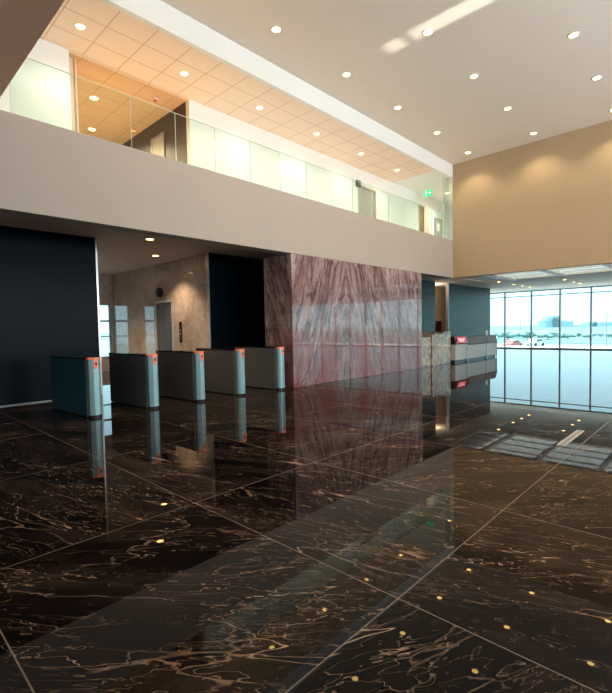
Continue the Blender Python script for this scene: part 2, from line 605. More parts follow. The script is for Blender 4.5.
# ------------------------------------------------------------------ key planes
YF = 16.87      # tan end wall
ZB, ZT, ZC = 3.39, 4.86, 7.80   # band bottom, band top, main ceiling
ZS = 3.73       # soffit below the mezzanine
ZM = 7.30       # mezzanine ceiling
ZL = 3.55       # low ceiling beyond the tan wall
YG = 29.29      # far glazing
XW = -2.90      # navy walls
XT = -1.90      # teal walls
XM = -1.95      # mezzanine back wall
XR = 18.0       # right-hand wall
XE = 31.0       # east end of the low zone
YN = 1.72       # edge of the low soffit above the camera

# ------------------------------------------------------------------ structure
struct('floor', MB().box(-10, XR + 0.3, -7, YG + 0.15, -0.3, 0.0).box(XR + 0.3, XE + 0.3, YF, YG + 0.15, -0.3, 0.0), MAT['floor'])
struct('ceiling', MB().box(0.0, XR + 0.3, YN, YF + 0.3, ZC, ZC + 0.25), MAT['ceil'])
struct('ceiling_near_soffit', MB().box(0.02, XR + 0.3, -7, YN, ZT, ZC + 0.25), MAT['lowsoffit'])
# mezzanine edge band
struct('trim_1', MB().box(-0.32, 0.0, -7, YF, ZB, ZT, 0.004, 1), MAT['band'])
struct('ceiling_soffit', MB().box(-9.6, -0.30, -7, YF, ZS, ZT - 0.12), MAT['soffit'])
# white fascia hanging from the main ceiling, mezzanine ceiling tiles
struct('trim_2', MB().box(-0.12, -0.001, -7, YF, ZM, ZC + 0.25, 0.004, 1), MAT['white'])
struct('ceiling_mezzanine', MB().box(XM, -0.12, -7, 15.6, ZM, ZM + 0.2), MAT['tile'])
struct('ceiling_mezzanine_end', MB().box(XM, -0.12, 15.6, YF + 7.5, ZM, ZM + 0.2), MAT['white'])
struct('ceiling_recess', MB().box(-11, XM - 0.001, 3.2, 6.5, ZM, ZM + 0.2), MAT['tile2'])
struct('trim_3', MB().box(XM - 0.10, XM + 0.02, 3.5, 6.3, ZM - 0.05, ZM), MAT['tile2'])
# mezzanine back wall with the recess opening and two door openings
mb = MB()
mb.box(XM - 0.15, XM, -7, 3.50, ZT - 0.12, ZM)
mb.box(XM - 0.15, XM, 6.30, 13.28, ZT - 0.12, ZM)
mb.box(XM - 0.15, XM, 13.28, 14.45, 6.74, ZM)
mb.box(XM - 0.15, XM, 14.45, 17.70, ZT - 0.12, ZM)
mb.box(XM - 0.15, XM, 17.70, 18.20, 6.84, ZM)
mb.box(XM - 0.15, XM, 18.20, YF + 7.4, ZT - 0.12, ZM)
struct('wall_mezzanine', mb, MAT['white'])
struct('wall_mezzanine_end', MB().box(XM - 0.15, XM + 0.1, YF + 7.4, YF + 7.6, ZT - 0.12, ZM).box(
    XM + 0.1, -0.22, YF + 7.4, YF + 7.6, 7.0, ZM).box(-0.22, -0.12, YF + 7.4, YF + 7.6, ZT - 0.12, ZM), MAT['white'])
w = struct_root('window_10', (XM + 0.1, YF + 7.5, ZT - 0.06))
L_ = -0.22 - XM - 0.1
MB().box(0, 0.05, -0.04, 0.04, 0, 2.2).box(L_ - 0.05, L_, -0.04, 0.04, 0, 2.2).box(0, L_, -0.04, 0.04, 0, 0.06).box(
    0, L_, -0.04, 0.04, 2.14, 2.2).box(L_ / 2 - 0.02, L_ / 2 + 0.02, -0.04, 0.04, 0, 2.2).build('window_frame', MAT['mullion'], w)
MB().box(0.04, L_ - 0.04, -0.006, 0.006, 0.05, 2.16).build('window_pane', MAT['glass'], w)
struct('wall_mezzanine_side', MB().box(-0.12, -0.001, YF + 0.3, YF + 7.6, ZT - 0.12, ZM + 0.2), MAT['white'])
struct('wall_recess_right', MB().box(-11, XM - 0.15, 6.30, 6.45, ZT - 0.12, ZM), MAT['darkwall'])
struct('wall_recess_left', MB().box(-11, XM - 0.15, 3.30, 3.50, ZT - 0.12, ZM), MAT['tan'])
struct('wall_recess_back', MB().box(-11.2, -11, 3.2, 6.5, ZT - 0.12, ZM), MAT['tan'])
struct('floor_mezzanine', MB().box(-11.2, -0.30, -7, YF + 7.6, ZT - 0.12, ZT - 0.06), MAT['carpet'])
mb = MB().box(XM - 0.22, XM - 0.151, 3.5, 3.62, ZT - 0.06, ZM - 0.05)
mb.box(XM - 0.22, XM - 0.16, 3.66, 3.70, ZT - 0.06, ZM - 0.05)
struct('trim_4', mb, MAT['peachwall'])

# tan end wall above the low zone
struct('wall_far', MB().box(0.0, XR + 0.3, YF, YF + 0.3, ZB, ZC + 0.25), MAT['tan'])
# right wall: window band below, plain wall above, clerestory opening on top (out of the frame)
mb = MB()
mb.box(XR, XR + 0.3, YN, YF + 0.3, 3.75, 5.6)
mb.box(XR, XR + 0.3, 16.2, YF + 0.3, 0, ZC)
mb.box(XR + 0.3, XE, YF, YF + 0.3, 0, ZL + 0.1)
mb.box(XE, XE + 0.3, YF, YG + 0.1, 0, ZL + 0.1)
mb.box(XR, XR + 0.3, -7, 1.9, 0, ZT)
mb.box(XR, XR + 0.3, YN, YF + 0.3, 7.6, ZC)
struct('wall_right', mb, MAT['band'])
struct('wall_back', MB().box(-10, XR + 0.3, -7.3, -7, 0, ZC + 0.25), MAT['band'])

# dark walls under the mezzanine
struct('wall_left', MB().box(XW - 0.12, XW, -7, 4.24, 0, ZS), MAT['navy'])
struct('wall_panel', MB().box(XW - 0.12, XW, 7.40, 16.4, 0, ZS), MAT['navy'])
struct('baseboard_left', MB().box(XW, XW + 0.015, -7, 4.24, 0, 0.02), MAT['mullion'])
struct('trim_5', MB().box(XW - 0.13, XW + 0.012, 4.24, 4.28, 0, ZS), MAT['brass'])
struct('trim_6', MB().box(XW - 0.13, XW + 0.006, 7.375, 7.40, 0, ZS), MAT['brass'])
# lift corridor
mb = MB()
mb.box(-5.04, XW - 0.12, 7.40, 7.60, 0, ZS)
mb.box(-6.22, -5.04, 7.40, 7.60, 2.50, ZS)
mb.box(-9.5, -6.22, 7.40, 7.60, 0, ZS)
struct('wall_corridor_right', mb, MAT['corridor'])
struct('wall_corridor_left', MB().box(-9.5, XW - 0.12, 4.07, 4.24, 0, ZS), MAT['corridor'])
mb = MB()
mb.box(-9.7, -9.5, 3.8, 4.7, 0, ZS)
mb.box(-9.7, -9.5, 6.1, 6.72, 0, ZS)
mb.box(-9.7, -9.5, 7.32, 7.6, 0, ZS)
for a, b in ((4.7, 6.1), (6.72, 7.32)):
    mb.box(-9.7, -9.5, a, b, 2.60, ZS)
    mb.box(-9.7, -9.5, a, b, 0, 0.5)
struct('wall_corridor_end', mb, MAT['corridor'])
for k, (a, b) in enumerate(((4.7, 6.1), (6.72, 7.32))):
    w = struct_root('window_%d' % (k + 1), (-9.6, a, 0.5))
    fr = MB()
    L = b - a
    fr.box(-0.04, 0.04, 0, 0.05, 0, 2.1).box(-0.04, 0.04, L - 0.05, L, 0, 2.1)
    fr.box(-0.04, 0.04, 0, L, 0, 0.06).box(-0.04, 0.04, 0, L, 2.04, 2.1).box(-0.04, 0.04, 0, L, 1.40, 1.47)
    if L > 1:
        fr.box(-0.04, 0.04, L / 2 - 0.03, L / 2 + 0.03, 0, 2.1)
    fr.box(-0.04, 0.04, 0, L, 0.82, 0.86)
    fr.build('window_frame', MAT['mullion'], w)
    MB().box(-0.006, 0.006, 0.04, L - 0.04, 0.05, 2.06).build('window_pane', MAT['glass'], w)

# teal walls to the right of the marble block, with the opening between them
struct('wall_teal', MB().box(XT - 0.12, XT, 20.45, 25.6, 0, ZL), MAT['teal'])
struct('wall_teal_short', MB().box(XT - 0.12, XT, 16.4, 19.05, 0, ZL), MAT['teal'])
struct('wall_link', MB().box(XW - 0.12, XT - 0.12, 16.3, 16.4, 0, ZS), MAT['navy'])
struct('trim_7', MB().box(XT - 0.13, XT + 0.01, 20.38, 20.45, 0, ZL), MAT['mullion'])
struct('wall_alcove', MB().box(-3.6, -3.4, 16.4, 25.6, 0, ZL), MAT['peachwall'])
struct('wall_alcove_end', MB().box(-3.4, XT - 0.12, 25.4, 25.6, 0, ZL), MAT['peachwall'])

# low ceiling beyond the tan wall, with a row of frosted skylights
SK = [(-0.6, 0.75), (0.9, 2.75), (2.9, 4.75), (4.9, 6.75), (6.9, 8.75)]
SY0, SY1 = 17.6, 21.3
mb = MB()
mb.box(-8, XE, SY1, YG + 0.1, ZL, ZL + 0.1)
mb.box(-8, XE, YF + 0.3, SY0, ZL, ZL + 0.1)
edges = [-8] + [v for s in SK for v in s] + [XE]
for i in range(0, len(edges), 2):
    mb.box(edges[i], edges[i + 1], SY0, SY1, ZL, ZL + 0.1)
struct('ceiling_low', mb, MAT['cream'])
mb = MB()
mb.box(-8, -0.001, YF, YF + 0.3, ZL, ZS + 0.2)
struct('trim_8', mb, MAT['white'])
for k, (a, b) in enumerate(SK):
    w = struct_root('window_%d' % (k + 3), (a, SY0, ZL))
    fr = MB()
    L, D = b - a, SY1 - SY0
    for yy in (0.9, 1.85, 2.8):
        fr.box(0, L, yy - 0.02, yy + 0.02, 0.02, 0.08)
    fr.build('window_frame', MAT['white'], w)
    MB().box(0, L, 0, D, 0.085, 0.097).build('window_pane', MAT['frost'], w)
# grey ribs between the skylights
for k in range(len(SK) - 1):
    xm = (SK[k][1] + SK[k + 1][0]) / 2
    struct('trim_%d' % (9 + k), MB().box(xm - 0.05, xm + 0.05, SY0 - 0.2, SY1 + 0.1, ZL - 0.07, ZL), MAT['mullion'])

# far glazing
gl = struct_root('window_8', (0, YG, 0))
mb = MB()
xs = [-7.2 + 1.57 * i + 0.0 for i in range(17)]
xs = [-2.38 + 1.565 * i for i in range(-3, 22)]
for x in xs:
    mb.box(x - 0.035, x + 0.035, -0.09, 0.07, 0, ZL)
x0, x1 = xs[0], XE
mb.box(x0, x1, -0.05, 0.05, 0.0, 0.07)
mb.box(x0, x1, -0.05, 0.05, 3.20, 3.25)
mb.box(x0, x1, -0.05, 0.05, ZL - 0.06, ZL)
mb.build('window_frame', MAT['mullion'], gl)
MB().box(x0, x1, -0.008, 0.008, 0.06, ZL - 0.04).build('window_pane', MAT['glass'], gl)
struct('wall_far_left', MB().box(-8.2, -7.0, YG - 0.1, YG + 0.1, 0, ZL), MAT['white'])
struct('wall_alcove_outer', MB().box(-8.2, -8.0, 16.4, YG, 0, ZL), MAT['white'])

# right window band (seen only in the polished stone)
gr = struct_root('window_9', (XR + 0.15, 0, 0))
mb = MB()
for i in range(8):
    y = 1.9 + i * 14.3 / 7
    mb.box(-0.06, 0.06, y - 0.04, y + 0.04, 0, 3.75)
mb.box(-0.05, 0.05, 1.9, 16.2, 0, 0.07).box(-0.05, 0.05, 1.9, 16.2, 3.68, 3.75).box(-0.05, 0.05, 1.9, 16.2, 3.2, 3.25)
mb.build('window_frame', MAT['mullion'], gr)
MB().box(-0.008, 0.008, 1.9, 16.2, 0.05, 3.7).build('window_pane', MAT['glass'], gr)

# ------------------------------------------------------------------ doors
d = struct_root('door_1', (-5.63, 7.47, 0))           # lift
MB().box(-0.585, -0.008, 0, 0.03, 0, 2.44).box(0.008, 0.585, 0, 0.03, 0, 2.44).build('door_leaf', MAT['elev'], d)
MB().box(-0.59, -0.54, -0.06, 0.05, 0, 2.49).box(0.54, 0.59, -0.06, 0.05, 0, 2.49).box(
    -0.54, 0.54, -0.06, 0.05, 2.44, 2.49).build('door_frame', MAT['steel'], d)
d = struct_root('door_2', (-3.55, 6.29, ZT - 0.06))   # pale door in the dark recess wall
MB().box(-0.30, 0.30, 0, 0.03 - 0.025, 0, 2.03).build('door_leaf', MAT['grey_door'], d)
MB().box(-0.36, -0.30, -0.02, 0.005, 0, 2.09).box(0.30, 0.36, -0.02, 0.005, 0, 2.09).box(
    -0.30, 0.30, -0.02, 0.005, 2.03, 2.09).build('door_frame', MAT['mullion'], d)
d = struct_root('door_3', (XM - 0.08, 13.28, ZT - 0.06))
MB().box(-0.02, 0.02, 0.03, 1.14, 0, 1.88).build('door_leaf', MAT['grey_door'], d)
MB().box(-0.07, 0.085, 0, 0.04, 0, 1.94).box(-0.07, 0.085, 1.13, 1.17, 0, 1.94).box(
    -0.07, 0.085, 0.04, 1.13, 1.88, 1.94).build('door_frame', MAT['peachwall'], d)
d = struct_root('door_4', (XM - 0.08, 17.70, ZT - 0.06))
MB().box(-0.02, 0.03, 0.03, 0.47, 0, 1.98).build('door_leaf', MAT['brown_door'], d)
MB().box(-0.07, 0.09, 0, 0.03, 0, 2.04).box(-0.07, 0.09, 0.47, 0.95, 0, 2.04).box(
    -0.07, 0.085, 0.03, 0.47, 1.98, 2.04).build('door_frame', MAT['peachwall'], d)
d = struct_root('door_5', (XM + 0.002, 19.10, ZT - 0.06))
MB().box(0, 0.03, 0.03, 0.67, 0, 1.62).build('door_leaf', MAT['grey_door'], d)
MB().box(0, 0.05, 0, 0.03, 0, 1.68).box(0, 0.05, 0.67, 0.70, 0, 1.68).box(
    0, 0.05, 0.03, 0.67, 1.62, 1.68).build('door_frame', MAT['mullion'], d)
o = MB().box(0, 0.006, 0, 0.26, 0, 0.34).build('notice', MAT['paper'], None, (XM + 0.033, 19.30, ZT + 1.05))
tag(o, 'white paper notice taped to the small grey door at the far end of the mezzanine', 'notice')

# ------------------------------------------------------------------ polished marble block
st = empty('marble_block', 'mauve and red bookmatched marble block standing between the gates and the stone desk',
           'feature wall', (-0.53, 11.12, 0))
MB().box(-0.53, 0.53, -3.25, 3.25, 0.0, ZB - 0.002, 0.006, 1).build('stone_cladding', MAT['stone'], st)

# ------------------------------------------------------------------ balustrade
joints = [-0.9, 0.06, 1.02, 1.98, 2.94, 3.90, 4.82, 5.77, 6.75, 7.69, 8.64, 9.64, 10.62, 11.58, 12.54, 13.50, 14.46, 15.42, 16.37]
bal = empty('glass_balustrade', 'frameless pale green glass balustrade along the top of the mezzanine band', 'balustrade',
            (-0.16, 0, ZT))
for a, b in zip(joints[3:-1], joints[4:]):
    g = MB().box(-0.009, 0.009, a + 0.006, b - 0.006, 0.0, 1.0).build('glass_pane', MAT['balglass'], bal)
    e = MB().box(-0.0095, 0.0095, a + 0.005, a + 0.009, 0.0, 1.0).box(-0.0095, 0.0095, a + 0.006, b - 0.006, 1.0, 1.006)
    e.build('polished_edge', MAT['glassedge'], g)
sc = empty('glass_screen', 'tall clear glass screen closing the mezzanine balustrade beside the tan wall', 'glass screen',
           (-0.16, 16.39, ZT))
MB().box(-0.009, 0.009, 0, YF - 16.39, 0, 2.42).build('glass_pane', MAT['balglass'], sc)
MB().box(-0.012, 0.012, -0.012, 0.0, 0, 2.42).build('polished_edge', MAT['glassedge'], sc)
MB().box(-0.03, 0.03, YF - 16.39 - 0.16, YF - 16.39, 2.36, 2.42).build('clamp', MAT['steel'], sc)

# ------------------------------------------------------------------ turnstiles
GATES = ['teal-sided security gate pedestal in front of the navy wall, leftmost of five',
         'security gate pedestal standing second from the left, before the glossy corridor marble',
         'middle security gate pedestal of the five, below the lift door',
         'security gate pedestal fourth from the left, in front of the navy panel',
         'security gate pedestal nearest the mauve marble block, last of five']


def make_gate():
    g = empty('security_gate', '', 'security gate', group='security gate pedestals')
    W, L, H = 0.20, 1.50, 1.03
    MB().box(-0.17 - L, -0.17, -W / 2, W / 2, 0.015, H, 0.006, 2).build('side_panel', MAT['gate_panel'], g)
    MB().box(-0.18 - L, -0.125, -W / 2 - 0.006, W / 2 + 0.006, H, H + 0.028, 0.004, 1).build('top_cover', MAT['blackglass'], g)
    MB().box(-0.17, -0.135, -W / 2 + 0.02, W / 2 - 0.02, 0.01, H).build('gate_slot', MAT['black'], g)
    MB().box(-0.19, -0.168, -W / 2 - 0.004, W / 2 + 0.004, 0.015, H).build('edge_strip', MAT['brass'], g)
    h = W / 2
    prof = [(-0.135, -h), (-0.06, -h), (-0.015, -h * 0.66), (0.0, -h * 0.40), (0.0, h * 0.40), (-0.015, h * 0.66),
            (-0.06, h), (-0.135, h)]
    MB().prism(prof, 0.05, H - 0.004).build('end_column', MAT['gate_column'], g)
    pl = [(x * 1.0 - (0.012 if x > -0.1 else 0), y * 0.93) for x, y in prof]
    MB().prism(pl, 0.0, 0.05).build('plinth', MAT['black'], g)
    cap = [(x + 0.004, y * 1.03) for x, y in prof]
    MB().prism(cap, H - 0.004, H + 0.030).build('indicator_cap', MAT['orange'], g)
    # shield-shaped indicator hanging on the front of the column
    pts = [(-0.034, H - 0.01), (0.034, H - 0.01), (0.034, H - 0.12), (0.018, H - 0.165), (-0.018, H - 0.165), (-0.034, H - 0.12)]
    ind = MB().prism_axis(pts, -0.002, 0.008, 'X').build('indicator_light', MAT['orange'], g)
    MB().box(0.008, 0.011, -0.016, 0.016, H - 0.10, H - 0.05, 0.002, 1).build('reader_window', MAT['black'], ind)
    return g


gate0 = make_gate()
for i, (yy, xx, rz) in enumerate([(3.06, -0.05, 4.5), (4.16, -0.05, 3.0), (5.20, -0.03, 1.5), (6.26, 0.0, 1.5), (7.45, 0.06, 3.0)]):
    g = gate0 if i == 0 else copy_tree(gate0)
    g.location = (xx, yy, 0)
    g.rotation_euler = (0, 0, math.radians(rz))
    g['label'] = GATES[i]
reflection_side = [c for c in gate0.children if c.name.startswith('side_panel')][0]
reflection_side.data = reflection_side.data.copy()
reflection_side.data.materials[0] = MAT['gate_teal']  # this copy of the panel carries the painted reflection
reflection_side['label'] = 'teal side panel'

# ------------------------------------------------------------------ reception desk
dk = empty('reception_desk', 'amber veined stone reception desk stepping up beside the mauve marble block', 'desk', (-0.12, 14.40, 0))
MB().box(-0.9, 0.0, 0.06, 0.86, 0, 1.09, 0.01, 1).build('low_block', MAT['onyx'], dk)
MB().box(-0.9, 0.05, 0.88, 1.86, 0, 1.18, 0.01, 1).build('middle_block', MAT['onyx'], dk)
MB().box(-0.9, 0.02, 1.88, 2.46, 0, 1.27, 0.01, 1).build('high_block', MAT['onyx'], dk)
MB().box(-0.92, 0.06, 0.87, 1.87, 1.18, 1.205, 0.004, 1).build('counter_top', MAT['onyx'], dk)
# monitor-like panel on the low block is not visible; keep the desk plain

# ------------------------------------------------------------------ steel service counters
def counter(label, y0, y1, front, topmat, panel_h):
    L = y1 - y0
    k = empty('service_counter', label, 'counter', (0.0, y0, 0), group='steel counters before the teal wall')
    MB().box(-0.60, 0.03, 0.02, L - 0.02, 0.10, panel_h, 0.006, 1).build('front_panel', front, k)
    MB().box(-0.56, -0.01, 0.03, L - 0.03, 0.0, 0.10).build('kick_plate', MAT['black'], k)
    MB().prism_axis([(-0.62, panel_h), (0.05, panel_h), (0.07, panel_h + 0.03), (-0.02, panel_h + 0.34),
                     (-0.62, panel_h + 0.34)], 0.0, L, 'Y').build('counter_hood', topmat, k)
    MB().box(0.02, 0.06, L - 0.045, L - 0.005, 0.02, panel_h).build('edge_strip', MAT['brass'], k)
    return k


k1 = counter('narrow steel counter with a lit red display, next to the stone desk', 16.98, 18.14, MAT['steel'], MAT['blackglass'], 0.74)
dsp = MB().prism_axis([(0.064, 0.79), (0.073, 0.793), (0.003, 1.045), (-0.006, 1.043)], 0.16, 0.98, 'Y')
dsp.build('display', MAT['led'], k1)
rd = k1.children[-1]
for row, (za, zb) in enumerate(((0.925, 0.965), (0.855, 0.895))):
    x = 0.30 if row == 0 else 0.38
    while x < (0.86 if row == 0 else 0.72):
        w = random.choice([0.03, 0.045, 0.06])
        xa = 0.073 - (za - 0.793) * 0.278
        xb = 0.073 - (zb - 0.793) * 0.278
        MB().prism_axis([(xa - 0.002, za), (xa + 0.003, za), (xb + 0.003, zb), (xb - 0.002, zb)], x, x + w, 'Y').build('lit_character', MAT['ledtext'], rd)
        x += w + 0.025
counter('wide steel counter with a bronze hood in the middle of the three', 18.18, 20.16, MAT['steel'], MAT['counter'], 0.68)
k3 = counter('short steel counter with a pale card on it, nearest the far windows', 20.20, 21.36, MAT['steel'], MAT['counter'], 0.68)
o = MB().box(-0.05, -0.03, 0, 0.20, 0, 0.22, 0.003, 1).build('card_holder', MAT['paper'], None, (-0.02, 20.30, 1.021))
tag(o, 'small pale card holder standing on the counter nearest the windows', 'card holder')

o = MB().box(-0.5, 0, -0.55, 0.55, 0, 0.9, 0.02, 1).box(-0.45, -0.05, -0.5, 0.5, 0.9, 1.76, 0.02, 1)
cb = empty('cabinet', 'dark red wooden cabinet in the lit opening between the teal walls', 'cabinet', (-2.85, 21.2, 0))
o.build('body', MAT['darkred'], cb)
MB().box(0.0, 0.012, -0.5, -0.01, 0.05, 0.86).box(0.0, 0.012, 0.01, 0.5, 0.05, 0.86).build('door', MAT['darkred'], cb)

# ------------------------------------------------------------------ corridor fittings
o = empty('call_panel', 'tall black lift call panel on the warm lit marble', 'call panel', (-4.52, 7.40, 1.13))
MB().box(-0.075, 0.075, -0.02, -0.001, 0, 0.65, 0.006, 1).build('plate', MAT['blackglass'], o)
for zz in (0.28, 0.38):
    MB().cyl((0, -0.024, zz), 0.022, 0.01, 'Y').build('call_button', MAT['steel'], o)
o = empty('lift_lantern', 'round black lift arrival lantern above the lift door', 'lantern', (-5.72, 7.40, 2.78))
MB().cyl((0, -0.04, 0), 0.16, 0.078, 'Y', 28).build('housing', MAT['black'], o)
MB().cyl((0, -0.083, 0), 0.09, 0.012, 'Y', 24).build('lens', MAT['blackglass'], o)

# ------------------------------------------------------------------ mezzanine fittings
o = empty('exit_sign', 'green lit emergency exit sign hanging at the end of the mezzanine', 'exit sign', (-1.28, 17.28, 7.06))
MB().box(-0.19, 0.19, -0.02, 0.02, -0.13, 0.13, 0.008, 1).build('panel', MAT['exit'], o)
mk = MB()
mk.cyl((-0.075, -0.0225, 0.075), 0.020, 0.006, 'Y', 12)
for pts in ([(-0.10, 0.045), (-0.05, 0.055), (-0.06, -0.02), (-0.095, -0.015)],
            [(-0.095, -0.015), (-0.075, -0.02), (-0.10, -0.10), (-0.125, -0.095)],
            [(-0.078, -0.01), (-0.058, -0.02), (-0.02, -0.075), (-0.035, -0.09)],
            [(-0.055, 0.05), (-0.048, 0.03), (-0.005, 0.015), (-0.005, 0.035)],
            [(-0.10, 0.045), (-0.092, 0.025), (-0.135, -0.005), (-0.145, 0.012)],
            [(0.03, 0.02), (0.10, 0.02), (0.10, 0.06), (0.16, 0.0), (0.10, -0.06), (0.10, -0.02), (0.03, -0.02)]):
    mk.prism_axis(pts, -0.025, -0.019, 'Y')
mk.build('pictogram', MAT['exitmark'], o)
MB().box(-0.01, 0.01, -0.006, 0.006, 0.13, 0.24).build('hanger', MAT['trim'], o)
o = empty('door_closer', 'dark box-shaped door closer at the top corner of the grey-beige mezzanine door', 'door closer', (XM, 13.22, 6.62))
MB().box(0.0, 0.10, -0.06, 0.14, 0, 0.22, 0.01, 1).build('body', MAT['elev'], o)
MB().box(0.03, 0.05, 0.14, 0.5, 0.08, 0.11).build('arm', MAT['steel'], o)
o = empty('alarm_strobe', 'small red alarm lens on the orange recess ceiling', 'alarm', (-2.52, 5.70, ZM))
MB().cyl((0, 0, -0.012), 0.06, 0.024).build('base', MAT['trim'], o)
MB().cyl((0, 0, -0.04), 0.035, 0.034, r2=0.035).build('lens', MAT['redplastic'], o)
o = empty('smoke_detector', 'small dark smoke detector on the orange recess ceiling near its left side', 'smoke detector', (-2.95, 3.85, ZM))
MB().cyl((0, 0, -0.012), 0.055, 0.024).build('base', MAT['trim'], o)
MB().cyl((0, 0, -0.035), 0.03, 0.024).build('sensor', MAT['black'], o)

# ------------------------------------------------------------------ floor grille
o = empty('floor_grille', 'narrow perforated steel grille let into the dark marble floor at right', 'grille', (6.42, 6.06, 0))
MB().box(0.02, 0.09, 0, 1.02, 0.0005, 0.004).build('grate', MAT['perf'], o)
MB().box(0.012, 0.02, -0.008, 1.028, 0.0005, 0.005).box(0.09, 0.098, -0.008, 1.028, 0.0005, 0.005).box(
    0.02, 0.09, -0.008, 0, 0.0005, 0.005).box(0.02, 0.09, 1.02, 1.028, 0.0005, 0.005).build('rim', MAT['steel'], o)


# ------------------------------------------------------------------ recessed downlights
def lamp(name, power, color, angle, blend, parent, z=-0.05):
    d = bpy.data.lights.new(name, 'SPOT')
    d.energy = power
    d.color = color
    d.spot_size = math.radians(angle)
    d.spot_blend = blend
    d.shadow_soft_size = 0.05
    d.cycles.use_multiple_importance_sampling = False
    o = bpy.data.objects.new(name, d)
    C.objects.link(o)
    o.parent = parent
    o.location = (0, 0, z)
    return o


def make_downlight(name, power, color, angle, r, blend=0.7):
    t = empty(name, '', 'ceiling light')
    MB().ring((0, 0, 0), r, r * 1.35, 0.014).build('trim_ring', MAT['trim'], t)
    MB().cyl((0, 0, -0.004), r, 0.006, 'Z', 24).build('lens', MAT['lens'], t)
    lamp('lamp', power, color, angle, blend, t)
    return t


WARM = (1.0, 0.80, 0.56)
main0 = make_downlight('recessed_downlight', 105, WARM, 120, 0.085)
first = True
for i, x in enumerate((0.95, 3.17, 5.38, 7.60, 9.82, 12.04, 14.26)):
    for k in range(6):
        t = main0 if first else copy_tree(main0)
        first = False
        t.location = (x, 16.10 - 2.37 * k, ZC)
        t['group'] = 'downlights in the main ceiling'
        t['label'] = ('recessed downlight, %s from the tan wall in the %s row out from the mezzanine'
                      % (ORD[k], ORD[i]))
mez0 = make_downlight('corridor_downlight', 92, (1.0, 0.92, 0.80), 150, 0.075, 0.9)
for k in range(6):
    t = mez0 if k == 0 else copy_tree(mez0)
    t.location = (-1.04, 3.40 + 2.22 * k, ZM)
    t['group'] = 'downlights in the mezzanine ceiling'
    t['label'] = 'recessed downlight in the peach mezzanine tiles, %s from the left' % ORD[k]
t = copy_tree(mez0)
t.location = (-1.04, 18.6, ZM)
for ch in t.children:
    if ch.type == 'LIGHT':
        ch.data = ch.data.copy()
        ch.data.energy = 230
t['group'] = 'downlights in the mezzanine ceiling'
t['label'] = 'recessed downlight in the mezzanine ceiling beyond the exit sign'
rec0 = make_downlight('recess_downlight', 420, (1.0, 0.76, 0.46), 160, 0.085, 0.9)
for k, (x, y, nm) in enumerate(((-3.52, 4.60, 'upper'), (-5.30, 5.22, 'lower'))):
    t = rec0 if k == 0 else copy_tree(rec0)
    t.location = (x, y, ZM)
    t['group'] = 'downlights in the recess ceiling'
    t['label'] = 'recessed downlight in the orange recess ceiling, the %s of two in the picture' % nm
sof0 = make_downlight('soffit_downlight', 330, (1.0, 0.72, 0.45), 110, 0.085)
for k, (x, y, nm) in enumerate(((-2.2, 5.26, 'brown soffit near the mezzanine band edge'),
                                (-4.3, 6.51, 'corridor ceiling before the warm lit marble'),
                                (-7.2, 5.3, 'corridor ceiling deep inside near its end window'))):
    t = sof0 if k == 0 else copy_tree(sof0)
    t.location = (x, y, ZS)
    t['group'] = 'downlights in the corridor ceiling'
    t['label'] = 'recessed downlight in the %s' % nm
low0 = make_downlight('canopy_downlight', 60, (1.0, 0.88, 0.70), 130, 0.07)
n = 0
for x, ys in ((0.0, (21.7, 23.7, 25.0, 26.2)), (2.4, (23.3, 24.95, 26.25))):
    for k, y in enumerate(ys):
        t = low0 if n == 0 else copy_tree(low0)
        n += 1
        t.location = (x, y, ZL)
        t['group'] = 'downlights in the low ceiling by the far windows'
        t['label'] = 'small downlight in the low white ceiling, %s towards the windows in the %s row' % (
            ORD[k], 'left' if x < 1 else 'right')
d = bpy.data.lights.new('alcove_lamp', 'POINT')
d.energy = 90
d.color = (1.0, 0.78, 0.55)
d.shadow_soft_size = 0.1
al = empty('alcove_downlight', 'small ceiling lamp lighting the peach alcove between the teal walls', 'ceiling light', (-2.7, 20.2, ZL))
MB().cyl((0, 0, -0.01), 0.07, 0.018).build('lens', MAT['lens'], al)
ao = bpy.data.objects.new('lamp', d)
C.objects.link(ao)
ao.parent = al
ao.location = (0, 0, -0.12)

# ------------------------------------------------------------------ outside
MAT['deck'] = plain('pale_terrace_paving', (0.84, 0.86, 0.84), 0.6, vary=0.08, scale=0.8)
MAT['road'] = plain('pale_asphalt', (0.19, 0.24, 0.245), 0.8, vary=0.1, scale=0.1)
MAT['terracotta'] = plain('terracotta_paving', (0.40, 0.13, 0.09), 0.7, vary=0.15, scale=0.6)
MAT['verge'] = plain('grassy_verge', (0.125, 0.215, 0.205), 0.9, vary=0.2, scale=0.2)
MAT['leaf'] = plain('hazy_blue_green_foliage', (0.21, 0.36, 0.345), 0.9, vary=0.05, scale=0.6)  # haze over the trees put into the leaf colour
MAT['bark'] = plain('grey_bark', (0.20, 0.20, 0.19), 0.9)
MAT['carred'] = plain('red_car_paint', (0.75, 0.14, 0.12), 0.35)
MAT['carwhite'] = plain('white_car_paint', (0.80, 0.82, 0.82), 0.35)
MAT['tyre'] = plain('tyre_rubber', (0.05, 0.05, 0.05), 0.8)
MAT['carglass'] = plain('car_window', (0.12, 0.17, 0.18), 0.15)


def make_facade(name, color, win, sx, sz):
    t = NT(name)
    x, y, z = t.xyz(t.obj())
    fx = t.math('FRACT', t.math('DIVIDE', t.math('ADD', x, y), sx))
    fz = t.math('FRACT', t.math('DIVIDE', z, sz))
    a = t.math('MULTIPLY', t.math('GREATER_THAN', fx, 0.4), t.math('GREATER_THAN', fz, 0.45))
    return t.bsdf(t.mix(t.math('MULTIPLY', a, 0.6), color, win), 0.7)


